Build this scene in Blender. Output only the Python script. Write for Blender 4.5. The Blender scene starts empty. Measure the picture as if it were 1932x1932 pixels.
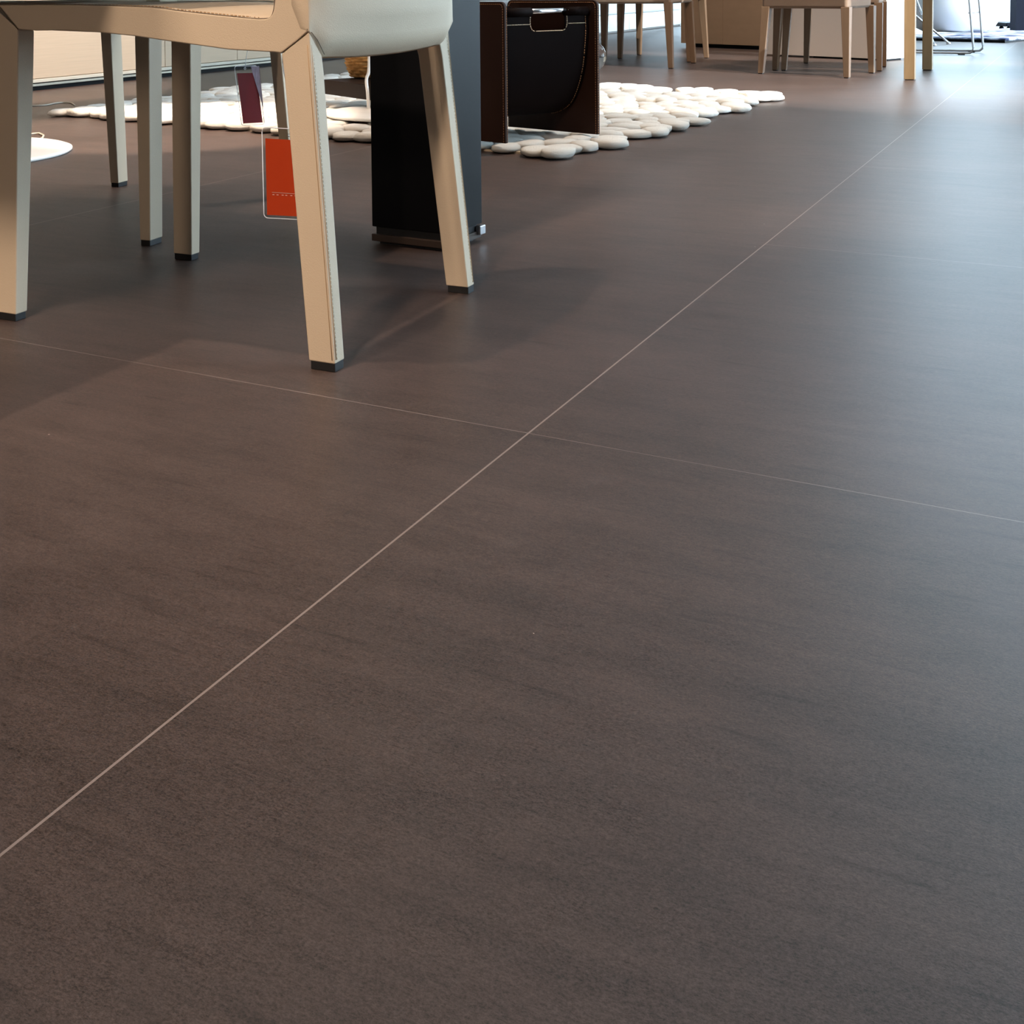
import bpy, bmesh, math, random
from mathutils import Vector, Matrix, noise
random.seed(7)
S = bpy.context.scene
COL = S.collection
S.view_settings.view_transform = 'Standard'
S.view_settings.look = 'None'
S.view_settings.gamma = 1
S.view_settings.use_curve_mapping = False
S.view_settings.exposure = 0.0
TH = .4903                                   # the floor tiles run at this angle to the view
CT, ST = math.cos(TH), math.sin(TH)
def ab(a, b, z=0): return Vector((a*CT + b*ST, -a*ST + b*CT, z))

# ------------------------------------------------------------------ camera
F, CX, CY, PI_, RO, H = 2280.84, 850.0, 80.094, .0461, .0108, .5
cr, sr, cp, sp = math.cos(RO), math.sin(RO), math.cos(PI_), math.sin(PI_)
M = Matrix(((1, 0, 0), (0, cp, sp), (0, -sp, cp))) @ Matrix(((cr, -sr, 0), (sr, cr, 0), (0, 0, 1)))
def w3(v): return Vector((v[0], v[2], -v[1]))
cam = bpy.data.cameras.new('camera'); co = bpy.data.objects.new('camera', cam); COL.objects.link(co)
cx_, cy_, cz_ = w3(M.col[0]), -w3(M.col[1]), -w3(M.col[2])
mw = Matrix.Identity(4)
for i in range(3):
    mw[i][0], mw[i][1], mw[i][2] = cx_[i], cy_[i], cz_[i]
mw[2][3] = H
co.matrix_world = mw
cam.sensor_width = 36; cam.sensor_height = 36; cam.lens = F/1932*36
cam.shift_x = (966-CX)/1932; cam.shift_y = (CY-966)/1932; cam.clip_start = .01
S.camera = co
def fl(px, py, z=0.0):
    """the point at height z seen at a pixel of the survey photograph"""
    d = w3(M @ Vector(((px-CX)/F, (py-CY)/F, 1)))
    t = (z-H)/d.z
    return Vector((d.x*t, d.y*t, z))

# ------------------------------------------------------------------ materials
def lin(r, g, b):
    f = lambda c: (c/255/12.92) if c/255 <= .04045 else ((c/255+.055)/1.055)**2.4
    return (f(r), f(g), f(b), 1)
def mat(name, col, rough=.5, metal=0, spec=.5, bump=0, bdist=.002, bscale=100, var=0, vscale=5, stretch=(1, 1, 1), sheen=0, trans=0, ior=1.45, coat=0):
    m = bpy.data.materials.new(name); m.use_nodes = True
    nt = m.node_tree; N = nt.nodes; L = nt.links; p = N['Principled BSDF']
    p.inputs['Base Color'].default_value = col
    p.inputs['Roughness'].default_value = rough
    p.inputs['Metallic'].default_value = metal
    p.inputs['Specular IOR Level'].default_value = spec
    p.inputs['IOR'].default_value = ior
    p.inputs['Coat Weight'].default_value = coat
    if sheen: p.inputs['Sheen Weight'].default_value = sheen
    if trans: p.inputs['Transmission Weight'].default_value = trans
    tc = N.new('ShaderNodeTexCoord'); mp = N.new('ShaderNodeMapping'); L.new(tc.outputs['Object'], mp.inputs['Vector'])
    mp.inputs['Scale'].default_value = stretch
    if var:
        n = N.new('ShaderNodeTexNoise'); n.inputs['Scale'].default_value = vscale; n.inputs['Detail'].default_value = 5
        L.new(mp.outputs[0], n.inputs['Vector'])
        mx = N.new('ShaderNodeMix'); mx.data_type = 'RGBA'
        mx.inputs[6].default_value = tuple(c*(1-var) for c in col[:3])+(1,)
        mx.inputs[7].default_value = tuple(min(1, c*(1+var)) for c in col[:3])+(1,)
        L.new(n.outputs['Fac'], mx.inputs[0]); L.new(mx.outputs[2], p.inputs['Base Color'])
    if bump:
        n = N.new('ShaderNodeTexNoise'); n.inputs['Scale'].default_value = bscale; n.inputs['Detail'].default_value = 3
        L.new(mp.outputs[0], n.inputs['Vector'])
        b = N.new('ShaderNodeBump'); b.inputs['Strength'].default_value = bump; b.inputs['Distance'].default_value = bdist
        L.new(n.outputs['Fac'], b.inputs['Height']); L.new(b.outputs[0], p.inputs['Normal'])
    return m

LEATHER = mat('beige_leather', (.60, .49, .362, 1), .58, spec=.35, bump=.18, bscale=700, var=.035, vscale=9)
SEAM = mat('seam_thread', (.44, .29, .16, 1), .7)
STITCH = mat('beige_thread', (.66, .55, .40, 1), .7)
SEAMD = mat('seam_dark', (.16, .12, .085, 1), .8)  # dark line of the leather seams
RUBBER = mat('black_rubber', (.012, .012, .013, 1), .5, bump=.05)
BLACKL = mat('dark_lacquer', (.005, .005, .006, 1), .42, spec=.14, bump=.03, bscale=900)
BROWNM = mat('brown_metal', (.055, .035, .026, 1), .45, bump=.03)
CHROME = mat('chrome', (.80, .82, .85, 1), .12, metal=1, bump=.01)
SATIN = mat('satin_steel', (.55, .56, .58, 1), .35, metal=1, bump=.01)
DKLEA = mat('dark_brown_leather', (.022, .0085, .005, 1), .45, spec=.2, bump=.10, bscale=600, var=.12, vscale=12)
SLINGL = mat('black_brown_leather', (.006, .0034, .003, 1), .6, spec=.03, bump=.10, bscale=600, var=.12, vscale=12)
THREAD = mat('cream_thread', (.62, .48, .34, 1), .7, var=.05)
ORTHREAD = mat('tan_thread', (.36, .17, .07, 1), .7, var=.05)
WOOL = mat('cream_wool', (.88, .84, .76, 1), .95, spec=.1, bump=1, bdist=.008, bscale=22, var=.08, vscale=60, sheen=.3)
BACKING = mat('felt_backing', (.40, .32, .23, 1), .95, spec=.1, bump=.3, bscale=200, var=.1)
WHITEG = mat('white_gloss', (.82, .81, .78, 1), .25, var=.01)
CABLE = mat('pale_cable', (.62, .55, .45, 1), .4, var=.02)
LTWOOD = mat('pale_oak_veneer', (.60, .44, .30, 1), .5, var=.10, vscale=6, stretch=(6, .6, 26), bump=.08, bscale=40)
LTWOODF = mat('sideboard_lip', (.62, .56, .45, 1), .4, var=.03)
DKWOOD = mat('dark_brown_wood', (.013, .0075, .0055, 1), .5, spec=.1, var=.2, vscale=5, stretch=(2, 20, 20))
WICKER = mat('wicker', (.38, .20, .065, 1), .7, spec=.2, var=.45, vscale=70, bump=.3, bscale=90)
OAK = mat('oak', (.42, .27, .135, 1), .5, var=.16, vscale=14, stretch=(5, 5, .6), bump=.08, bscale=60)
BRONZE = mat('bronze_front', (.40, .255, .155, 1), .45, metal=.2, var=.10, vscale=7, stretch=(1, 1, 3), bump=.05, bscale=12)
GREYP = mat('grey_panel', (.52, .47, .43, 1), .5, var=.02)
TEALG = mat('teal_grey_panel', (.25, .31, .31, 1), .5, var=.02)
TAUPE = mat('taupe_fabric', (.22, .145, .095, 1), .8, bump=.3, bscale=400, var=.1, vscale=12, sheen=.2)
TAUPEW = mat('walnut_stained_beech', (.18, .108, .062, 1), .5, var=.14, vscale=14, stretch=(5, 5, .6), bump=.05)
PAINT = mat('white_paint', (.80, .80, .79, 1), .6, var=.02)
WALLD = mat('taupe_wall_paint', (.16, .13, .11, 1), .8, var=.05, bump=.05)
CEIL = mat('ceiling_paint', (.62, .60, .58, 1), .9, var=.02)
GLASSB = mat('clear_glass', (1, 1, 1, 1), .02, trans=1, ior=1.45, bump=0)
FABW = mat('white_fabric', (.82, .83, .84, 1), .9, bump=.2, bscale=200, var=.02)
DARKB = mat('navy_frame', (.006, .008, .016, 1), .5, spec=.1, var=.05)
PAVE = mat('pale_paving', (.72, .72, .72, 1), .8, var=.08, vscale=2)

def clear(name, tint, fac):
    m = bpy.data.materials.new(name); m.use_nodes = True; nt = m.node_tree; N = nt.nodes; L = nt.links
    out = N['Material Output']; N.remove(N['Principled BSDF'])
    t = N.new('ShaderNodeBsdfTransparent'); t.inputs[0].default_value = tint
    g = N.new('ShaderNodeBsdfGlossy'); g.inputs['Roughness'].default_value = .08
    tx = N.new('ShaderNodeTexNoise'); tx.inputs['Scale'].default_value = 30
    mr = N.new('ShaderNodeMapRange'); mr.inputs[3].default_value = fac*.8; mr.inputs[4].default_value = fac*1.2
    mx = N.new('ShaderNodeMixShader'); L.new(tx.outputs[0], mr.inputs[0]); L.new(mr.outputs[0], mx.inputs[0])
    L.new(t.outputs[0], mx.inputs[1]); L.new(g.outputs[0], mx.inputs[2]); L.new(mx.outputs[0], out.inputs[0])
    return m
PANE = clear('window_glass', (.95, .98, .99, 1), .06)
SLEEVE = clear('clear_plastic_sleeve', (.93, .93, .92, 1), .03)
FOLD = mat('clear_plastic_blue_sheen', (.42, .42, .60, 1), .12, var=.5, vscale=60, stretch=(8, 8, 1))  # bluish streaky reflection on clear plastic, put into the colour
EDGEP = mat('plastic_rim', (.75, .75, .78, 1), .25, var=.02)

def tagmat(name, col):
    return mat(name, col, .5, spec=.15, var=.06, vscale=30)
ORANGE = tagmat('orange_red_card', (.50, .048, .010, 1))
MAROON = tagmat('maroon_card', (.16, .012, .016, 1))
PALEINK = mat('pale_ink', (.75, .45, .35, 1), .6)

def floor_material():
    m = bpy.data.materials.new('brown_stoneware_tiles'); m.use_nodes = True
    nt = m.node_tree; N = nt.nodes; L = nt.links; p = N['Principled BSDF']
    tc = N.new('ShaderNodeTexCoord'); sx = N.new('ShaderNodeSeparateXYZ'); L.new(tc.outputs['Object'], sx.inputs[0])
    def math_(op, a, b=None, c=None):
        n = N.new('ShaderNodeMath'); n.operation = op
        for i, v in enumerate((a, b, c)):
            if v is None: continue
            if isinstance(v, (int, float)): n.inputs[i].default_value = v
            else: L.new(v, n.inputs[i])
        return n.outputs[0]
    def line(coord, off, period, half):
        t = math_('DIVIDE', math_('SUBTRACT', coord, off), period)
        fr = math_('FRACT', math_('ADD', t, 100.5))
        d = math_('MULTIPLY', math_('ABSOLUTE', math_('SUBTRACT', fr, .5)), period)
        return math_('LESS_THAN', d, half)
    def nz(scale, stretch, detail=4, rough=.5):
        mp = N.new('ShaderNodeMapping'); mp.inputs['Scale'].default_value = stretch
        L.new(tc.outputs['Object'], mp.inputs['Vector'])
        n = N.new('ShaderNodeTexNoise'); n.inputs['Scale'].default_value = scale
        n.inputs['Detail'].default_value = detail; n.inputs['Roughness'].default_value = rough
        L.new(mp.outputs[0], n.inputs['Vector']); return n.outputs['Fac']
    def ramp(v, a, b, x0=0.0, x1=1.0):
        n = N.new('ShaderNodeMapRange'); n.inputs[1].default_value = a; n.inputs[2].default_value = b
        n.inputs[3].default_value = x0; n.inputs[4].default_value = x1; L.new(v, n.inputs[0]); return n.outputs[0]
    x, y = sx.outputs[0], sx.outputs[1]
    long_ = line(x, -.5541, 1.4544, .0011)
    right = math_('GREATER_THAN', x, -.5541)
    cr_r = math_('MULTIPLY', line(y, 1.2131, 1.096, .00055), right)
    cr_l = math_('MULTIPLY', line(y, 1.2131, 3.288, .0007), math_('SUBTRACT', 1, right))
    cross = math_('MAXIMUM', cr_r, cr_l)
    gap = nz(1.6, (1, 1, 1), 3)
    crossv = math_('MULTIPLY', cross, ramp(gap, .38, .52, .45, 1.0))
    grout = math_('MAXIMUM', long_, crossv)
    streak = nz(9, (.5, 2.6, 1), 6, .7)
    streak2 = nz(26, (.7, 2.2, 1), 6, .75)
    cloud = nz(2.2, (.6, 1.2, 1), 5, .6)
    grain = nz(560, (.8, 1.2, 1), 3, .9)
    grain2 = nz(210, (.7, 1.4, 1), 4, .9)
    v = math_('ADD', math_('ADD', ramp(streak, .3, .7, -.18, .18), ramp(streak2, .3, .7, -.18, .18)),
              math_('ADD', ramp(cloud, .3, .7, -.20, .20), math_('ADD', ramp(grain, .38, .62, -.45, .45), ramp(grain2, .35, .65, -.34, .34))))
    v = math_('ADD', v, 1.0)
    # sparse dark hair-fine veins running with the streaks, and dust specks
    vein = ramp(nz(15, (.45, 4.5, 1), 4, .6), .60, .72, 1.0, .66)
    v = math_('MULTIPLY', v, vein)
    mp = N.new('ShaderNodeMapping'); L.new(tc.outputs['Object'], mp.inputs['Vector'])
    vo = N.new('ShaderNodeTexVoronoi'); vo.inputs['Scale'].default_value = 9; L.new(mp.outputs[0], vo.inputs['Vector'])
    sc = N.new('ShaderNodeSeparateColor'); L.new(vo.outputs['Color'], sc.inputs[0])
    speck = math_('MULTIPLY', math_('LESS_THAN', vo.outputs['Distance'], .011), math_('GREATER_THAN', sc.outputs[0], .45))
    base = N.new('ShaderNodeMix'); base.data_type = 'RGBA'; base.blend_type = 'MULTIPLY'; base.inputs[0].default_value = 1
    base.inputs[6].default_value = FLOORC
    cb = N.new('ShaderNodeCombineXYZ')
    for i in range(3): L.new(v, cb.inputs[i])
    L.new(cb.outputs[0], base.inputs[7])
    m1 = N.new('ShaderNodeMix'); m1.data_type = 'RGBA'; L.new(base.outputs[2], m1.inputs[6])
    m1.inputs[7].default_value = (.31, .245, .215, 1); L.new(math_('MULTIPLY', grout, .85), m1.inputs[0])
    m2 = N.new('ShaderNodeMix'); m2.data_type = 'RGBA'; L.new(m1.outputs[2], m2.inputs[6])
    m2.inputs[7].default_value = (.55, .42, .36, 1); L.new(speck, m2.inputs[0])
    L.new(m2.outputs[2], p.inputs['Base Color'])
    L.new(ramp(grain, .3, .7, FLOORR-.05, FLOORR+.07), p.inputs['Roughness'])
    p.inputs['Specular IOR Level'].default_value = .5
    b = N.new('ShaderNodeBump'); b.inputs['Strength'].default_value = .12; b.inputs['Distance'].default_value = .001
    L.new(grain, b.inputs['Height']); L.new(b.outputs[0], p.inputs['Normal'])
    return m
FLOORC = (.071, .048, .0405, 1); FLOORR = .42
FLOOR = floor_material()

def rugfar_material():
    m = bpy.data.materials.new('blue_white_rug'); m.use_nodes = True
    nt = m.node_tree; N = nt.nodes; L = nt.links; p = N['Principled BSDF']
    tc = N.new('ShaderNodeTexCoord'); n = N.new('ShaderNodeTexNoise'); n.inputs['Scale'].default_value = 7; n.inputs['Detail'].default_value = 6
    L.new(tc.outputs['Object'], n.inputs['Vector'])
    r = N.new('ShaderNodeValToRGB'); r.color_ramp.elements[0].position = .42; r.color_ramp.elements[0].color = (.04, .055, .14, 1)
    r.color_ramp.elements[1].position = .56; r.color_ramp.elements[1].color = (.6, .65, .8, 1)
    L.new(n.outputs['Fac'], r.inputs[0]); L.new(r.outputs[0], p.inputs['Base Color']); p.inputs['Roughness'].default_value = .9
    return m
BLUERUG = rugfar_material()

# ------------------------------------------------------------------ mesh helpers
def obj(name, bm, m, parent=None, smooth=True, bevel=0, seg=2, sub=0):
    me = bpy.data.meshes.new(name)
    bmesh.ops.recalc_face_normals(bm, faces=bm.faces)
    bm.to_mesh(me); bm.free()
    me.materials.append(m)
    if smooth: me.shade_smooth() if hasattr(me, 'shade_smooth') else [setattr(p, 'use_smooth', True) for p in me.polygons]
    o = bpy.data.objects.new(name, me); COL.objects.link(o)
    if parent: o.parent = parent
    if bevel:
        b = o.modifiers.new('bevel', 'BEVEL'); b.width = bevel; b.segments = seg; b.limit_method = 'ANGLE'; b.angle_limit = math.radians(35)
        b.harden_normals = True
    if sub:
        s = o.modifiers.new('sub', 'SUBSURF'); s.levels = sub; s.render_levels = sub
    return o
def thing(name, label, cat, loc=(0, 0, 0), rotz=0, group=None):
    o = bpy.data.objects.new(name, None); COL.objects.link(o); o.empty_display_size = .1
    o.location = loc; o.rotation_euler = (0, 0, rotz); return tag(o, label, cat, group)
def tag(o, label, cat, group=None, kind=None):
    o['label'] = label; o['category'] = cat
    if group: o['group'] = group
    if kind: o['kind'] = kind
    return o
def struct(o): o['kind'] = 'structure'; return o
def hexa(bm, b, t):
    """solid between bottom ring b and top ring t (equal counts)"""
    vb = [bm.verts.new(v) for v in b]; vt = [bm.verts.new(v) for v in t]; n = len(b)
    bm.faces.new(vb[::-1]); bm.faces.new(vt)
    for i in range(n): bm.faces.new((vb[i], vb[(i+1) % n], vt[(i+1) % n], vt[i]))
def box(bm, x0, x1, y0, y1, z0, z1):
    hexa(bm, [(x0, y0, z0), (x1, y0, z0), (x1, y1, z0), (x0, y1, z0)], [(x0, y0, z1), (x1, y0, z1), (x1, y1, z1), (x0, y1, z1)])
def newbox(*a):
    bm = bmesh.new(); box(bm, *a); return bm
def tube(bm, pts, r, n=8, cap=True):
    pts = [Vector(p) for p in pts]; rings = []
    for i, p in enumerate(pts):
        t = (pts[min(i+1, len(pts)-1)]-pts[max(i-1, 0)]).normalized()
        up = Vector((0, 0, 1)) if abs(t.z) < .9 else Vector((1, 0, 0))
        s = t.cross(up).normalized(); q = s.cross(t)
        rr = r[i] if isinstance(r, (list, tuple)) else r
        rings.append([bm.verts.new(p+(s*math.cos(k*2*math.pi/n)+q*math.sin(k*2*math.pi/n))*rr) for k in range(n)])
    for a, b in zip(rings, rings[1:]):
        for k in range(n): bm.faces.new((a[k], a[(k+1) % n], b[(k+1) % n], b[k]))
    if cap: bm.faces.new(rings[0][::-1]); bm.faces.new(rings[-1])
def tubebm(pts, r, n=8):
    bm = bmesh.new(); tube(bm, pts, r, n); return bm
def lathe(bm, prof, n=48, c=(0, 0, 0), f=None):
    rings = []
    for r, z in prof:
        if r <= 1e-6: rings.append([bm.verts.new((c[0], c[1], c[2]+z))]); continue
        rings.append([bm.verts.new((c[0]+r*math.cos(2*math.pi*k/n), c[1]+r*math.sin(2*math.pi*k/n), c[2]+z)) for k in range(n)])
    for a, b in zip(rings, rings[1:]):
        for k in range(n):
            va = a[k % len(a)], a[(k+1) % n % len(a)]; vb = b[k % len(b)], b[(k+1) % n % len(b)]
            vs = []
            for v in (va[0], va[1], vb[1], vb[0]):
                if v not in vs: vs.append(v)
            if len(vs) > 2: bm.faces.new(vs)
def smoothpath(pts, n=6):
    """Catmull-Rom through the points"""
    P = [Vector(p) for p in pts]; out = []
    for i in range(len(P)-1):
        p0, p1, p2, p3 = P[max(i-1, 0)], P[i], P[i+1], P[min(i+2, len(P)-1)]
        for k in range(n):
            t = k/n
            out.append(.5*((2*p1)+(p2-p0)*t+(2*p0-5*p1+4*p2-p3)*t*t+(3*p1-p0-3*p2+p3)*t**3))
    out.append(P[-1]); return out
def prism(bm, outline, f0, f1):
    """outline of 2-D points swept between the mappings f0 and f1"""
    hexa(bm, [f0(*p) for p in outline], [f1(*p) for p in outline])
def stitches(bm, path, pitch=.006, ln=.0035, r=.0006, n=4):
    P = [Vector(p) for p in path]; acc = 0; 
    for a, b in zip(P, P[1:]):
        d = b-a; L_ = d.length
        if L_ == 0: continue
        t = (-acc) % pitch
        while t < L_:
            s = a+d*(t/L_); e = a+d*(min(L_, t+ln)/L_)
            if (e-s).length > 1e-5: tube(bm, [s, e], r, n)
            t += pitch
        acc = (acc+L_) % pitch

# ------------------------------------------------------------------ the room (aligned with the tiles)
def room(name, bm, m, **k):
    o = obj(name, bm, m, smooth=False, **k); o.rotation_euler = (0, 0, -TH); return struct(o)
A0, A1, B0, B1, ZC = -5.25, 4.2, -3.5, 14.6, 4.6
ZH = 4.4                                     # head of the glazing
RW = 9.0                                     # the glazing of the right wall starts here
room('floor', newbox(A0-.2, A1+.2, B0-.2, B1+.2, -.1, 0), FLOOR)
room('ceiling', newbox(A0-.2, A1+.2, B0-.2, B1+.2, ZC, ZC+.15), CEIL)
room('wall_left', newbox(A0-.2, A0, B0, B1, 0, ZC), WALLD)
room('wall_near', newbox(A0-.2, A1+.2, B0-.2, B0, 0, ZC), WALLD)
# right wall: solid beside the dining area, glazed towards the street
bm = bmesh.new(); box(bm, A1, A1+.2, B0, 3.0, 0, ZC); box(bm, A1, A1+.2, 6.5, RW, 0, ZC); box(bm, A1, A1+.2, RW, B1, ZH, ZC); box(bm, A1, A1+.2, 3.0, 6.5, ZH, ZC)
room('wall_right', bm, WALLD)
bm = bmesh.new(); box(bm, A0-.2, A1+.2, B1, B1+.2, ZH, ZC)
box(bm, -3.3, -2.1, B1, B1+.2, 0, ZH); box(bm, A0, -3.3, B1, B1+.2, .85, ZH)
room('wall_far', bm, WALLD)
room('baseboard_left', newbox(A0, A0+.015, B0, B1, 0, .07), BLACKL)
def glazing(n, along, fixed, s0, s1, step, z1=ZH):
    """a run of floor-to-head panes in slim frames"""
    f = bmesh.new(); g = bmesh.new()
    def bx(bm, p0, p1, q0, q1, z0, z1):
        if along == 'b': box(bm, q0, q1, p0, p1, z0, z1)
        else: box(bm, p0, p1, q0, q1, z0, z1)
    k = max(1, round((s1-s0)/step)); st = (s1-s0)/k
    for i in range(k+1): bx(f, s0+i*st-.03, s0+i*st+.03, fixed, fixed+.08, 0, z1)
    bx(f, s0, s1, fixed, fixed+.08, 0, .05); bx(f, s0, s1, fixed, fixed+.08, z1-.06, z1)
    for i in range(k): bx(g, s0+i*st+.03, s0+(i+1)*st-.03, fixed+.035, fixed+.045, .05, z1-.06)
    fo = room('window_%d' % n, f, DARKB)
    go = obj('glass', g, PANE, fo, smooth=False)
    # daylight portal on the opening
    return fo
glazing(1, 'b', A1+.05, RW, B1, 1.9)
glazing(2, 'a', B1+.05, -2.1, A1, 2.1)
glazing(3, 'a', B1+.05, A0, -3.3, 1.9, z1=.85)
glazing(4, 'b', A1+.05, 3.0, 6.5, 1.75)  # unseen glazing added to light the right-facing sides of the chairs
def portal(a0, a1, b0, b1, z0, z1):
    l = bpy.data.lights.new('window_portal', 'AREA'); l.shape = 'RECTANGLE'; l.cycles.is_portal = True
    o = bpy.data.objects.new('window_portal', l); COL.objects.link(o)
    ca, cb = (a0+a1)/2, (b0+b1)/2
    o.location = ab(ca, cb, (z0+z1)/2)
    if abs(a1-a0) < 1e-3:
        l.size = abs(b1-b0); l.size_y = z1-z0; inward = ab(-1, 0)
    else:
        l.size = abs(a1-a0); l.size_y = z1-z0; inward = ab(0, -1)
    zax = -inward; yax = Vector((0, 0, 1)); xax = yax.cross(zax)
    mm = Matrix.Identity(4)
    for i in range(3): mm[i][0], mm[i][1], mm[i][2], mm[i][3] = xax[i], yax[i], zax[i], o.location[i]
    o.matrix_world = mm
portal(A1+.25, A1+.25, RW, B1, 0, ZH)
portal(-2.1, A1, B1+.25, B1+.25, 0, ZH)
portal(A0, -3.3, B1+.25, B1+.25, 0, .85)
portal(A1+.25, A1+.25, 3.0, 6.5, 0, ZH)
# outside
o = obj('pavement', newbox(-30, 30, -12, 60, -.32, -.12), PAVE, smooth=False); o.rotation_euler = (0, 0, -TH); struct(o)

# ------------------------------------------------------------------ leather dining chairs
def make_chair(name, label, origin, axis, feet, dW=0.0, full=True):
    """x runs from the back to the front of the seat, y from the near to the far side.
    feet: the near-back corner of each leg foot (rear near, rear far, front near, front far)."""
    t = thing(name, label, 'chair', origin, axis)
    W = .456+dW
    yn = lambda u: .0114+(u-.04)*.008                      # outer planes of the two sides at rail height
    yf = lambda u: W-.0114+(u-.04)*.045
    # legs ------------------------------------------------------------
    (ra, rb, fa, fb) = feet
    def leg(x, y, w, d, lean, latl, top, wt, dt, far):
        """x,y lower near-back corner, w along x, d along y; lean per metre; top heights at the 4 corners"""
        Z0 = .011
        def ring(z, ww, dd, zs):
            x0, y0 = x+lean*z, y+latl*z
            if far: y0 = y+d+latl*z-dd
            return [(x0, y0, zs[0]), (x0+ww, y0, zs[1]), (x0+ww, y0+dd, zs[2]), (x0, y0+dd, zs[3])]
        bm = bmesh.new(); n = 10
        rings = []
        ztop = .43
        for k in range(n+1):
            f = k/n; z = Z0+(ztop-Z0)*f
            ww = w+(wt-w)*f; dd = d+(dt-d)*f
            zs = [z]*4 if k < n else top
            rings.append([bm.verts.new(v) for v in ring(z, ww, dd, zs)])
        bm.faces.new(rings[0][::-1]); bm.faces.new(rings[-1])
        for a_, b_ in zip(rings, rings[1:]):
            for i in range(4): bm.faces.new((a_[i], a_[(i+1) % 4], b_[(i+1) % 4], b_[i]))
        L_ = obj('leg', bm, LEATHER, t, bevel=.0022, seg=3)
        c = obj('foot_cap', newbox(x+.0015, x+w-.0015, y+.0015, y+d-.0015, 0, .0125), RUBBER, L_, smooth=False, bevel=.001)
        c['label'] = 'black rubber foot cap'
        return L_
    rl = leg(ra[0], ra[1], .040, .025, .0906, .0266, [.444, .414, .405, .410], .044, .031, False)
    rf = leg(rb[0], rb[1], .040, .025, .0906, -.0266, [.410, .405, .414, .444], .044, .031, True)
    leg(fa[0], fa[1], .042, .024, -.041, .0064, [.443, .476, .45, .44], .044, .034, False)
    leg(fb[0], fb[1], .042, .024, -.041, -.0064, [.44, .45, .476, .443], .044, .034, True)
    # side frames: rail running into the upright ----------------------
    fil = [(.118, .4600), (.108, .4603), (.101, .4625), (.0965, .467), (.0935, .475)]
    out = [(.0403, .4445), (.060, .430), (.0835, .4145), (.094, .4155), (.168, .418), (.257, .427), (.331, .435), (.40, .440), (.459, .4425), (.52, .4415), (.5525, .4435), (.572, .462), (.592, .480),
           (.45, .480), (.302, .476), (.247, .4705), (.18, .4645)]+fil+[(.0915, .49), (.0895, .55), (.078, .65), (.052, .75), (.035, .80), (.022, .812), (-.005, .812), (-.012, .80), (.005, .72), (.025, .62), (.038, .53), (.0418, .485)]
    th = .034
    for far in (False, True):
        bm = bmesh.new()
        g = (lambda u, z: (u, yf(u), z), lambda u, z: (u, yf(u)-th, z)) if far else (lambda u, z: (u, yn(u), z), lambda u, z: (u, yn(u)+th, z))
        prism(bm, out, g[0], g[1])
        obj('side_frame', bm, LEATHER, t, bevel=.0024, seg=3)
    # front rail
    bm = bmesh.new(); hexa(bm, [(.556, yn(.56)+.02, .445), (.594, yn(.59)+.02, .447), (.594, yf(.59)-.02, .447), (.556, yf(.56)-.02, .445)],
                           [(.556, yn(.56)+.02, .479), (.592, yn(.59)+.02, .479), (.592, yf(.59)-.02, .479), (.556, yf(.56)-.02, .479)])
    obj('front_rail', bm, LEATHER, t, bevel=.004)
    # seat: slightly dished pad between the rails
    bm = bmesh.new(); nu, nv = 16, 12; top = []; bot = []
    for i in range(nu+1):
        u = .075+(.585-.075)*i/nu; rt, rb_ = [], []
        for j in range(nv+1):
            s = j/nv; y0, y1 = yn(u)+.012, yf(u)-.012; y = y0+(y1-y0)*s
            zr = .4595+.0165*min(1, (u-.1)/.3)
            e = min(s, 1-s)*(y1-y0)
            z = zr+.001+.004*math.sin(math.pi*s)-.004*max(0, 1-e/.02)
            rt.append(bm.verts.new((u, y, z))); rb_.append(bm.verts.new((u, y, .4315+.012*(u-.075)/.5)))
        top.append(rt); bot.append(rb_)
    for i in range(nu):
        for j in range(nv):
            bm.faces.new((top[i][j], top[i+1][j], top[i+1][j+1], top[i][j+1])); bm.faces.new((bot[i][j], bot[i][j+1], bot[i+1][j+1], bot[i+1][j]))
    for i in range(nu):
        for j in (0, nv): bm.faces.new((top[i][j], bot[i][j], bot[i+1][j], top[i+1][j]) if j == 0 else (top[i][j], top[i+1][j], bot[i+1][j], bot[i][j]))
    for j in range(nv):
        bm.faces.new((top[0][j], top[0][j+1], bot[0][j+1], bot[0][j])); bm.faces.new((top[nu][j], bot[nu][j], bot[nu][j+1], top[nu][j+1]))
    obj('seat', bm, LEATHER, t)
    # backrest shell: wraps the outside of the two uprights and sags at the bottom
    def ub(z):
        P = [(.40, .0365), (.445, .0403), (.485, .0418), (.53, .038), (.62, .025), (.72, .005), (.80, -.012), (.83, -.018)]
        for (z0, u0), (z1, u1) in zip(P, P[1:]):
            if z <= z1: return u0+(u1-u0)*max(0, (z-z0))/(z1-z0)
        return P[-1][1]
    ny, nz_ = 32, 26
    def bottom(s):
        y = s*(yf(.04)-yn(.04)); w_ = yf(.04)-yn(.04)
        e = min(y, w_-y)
        edge = max(0, 1-e/.031)
        return .4095-.0085*math.sin(math.pi*s)**.7+.035*edge
    bm = bmesh.new(); outer = []; inner = []
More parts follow.
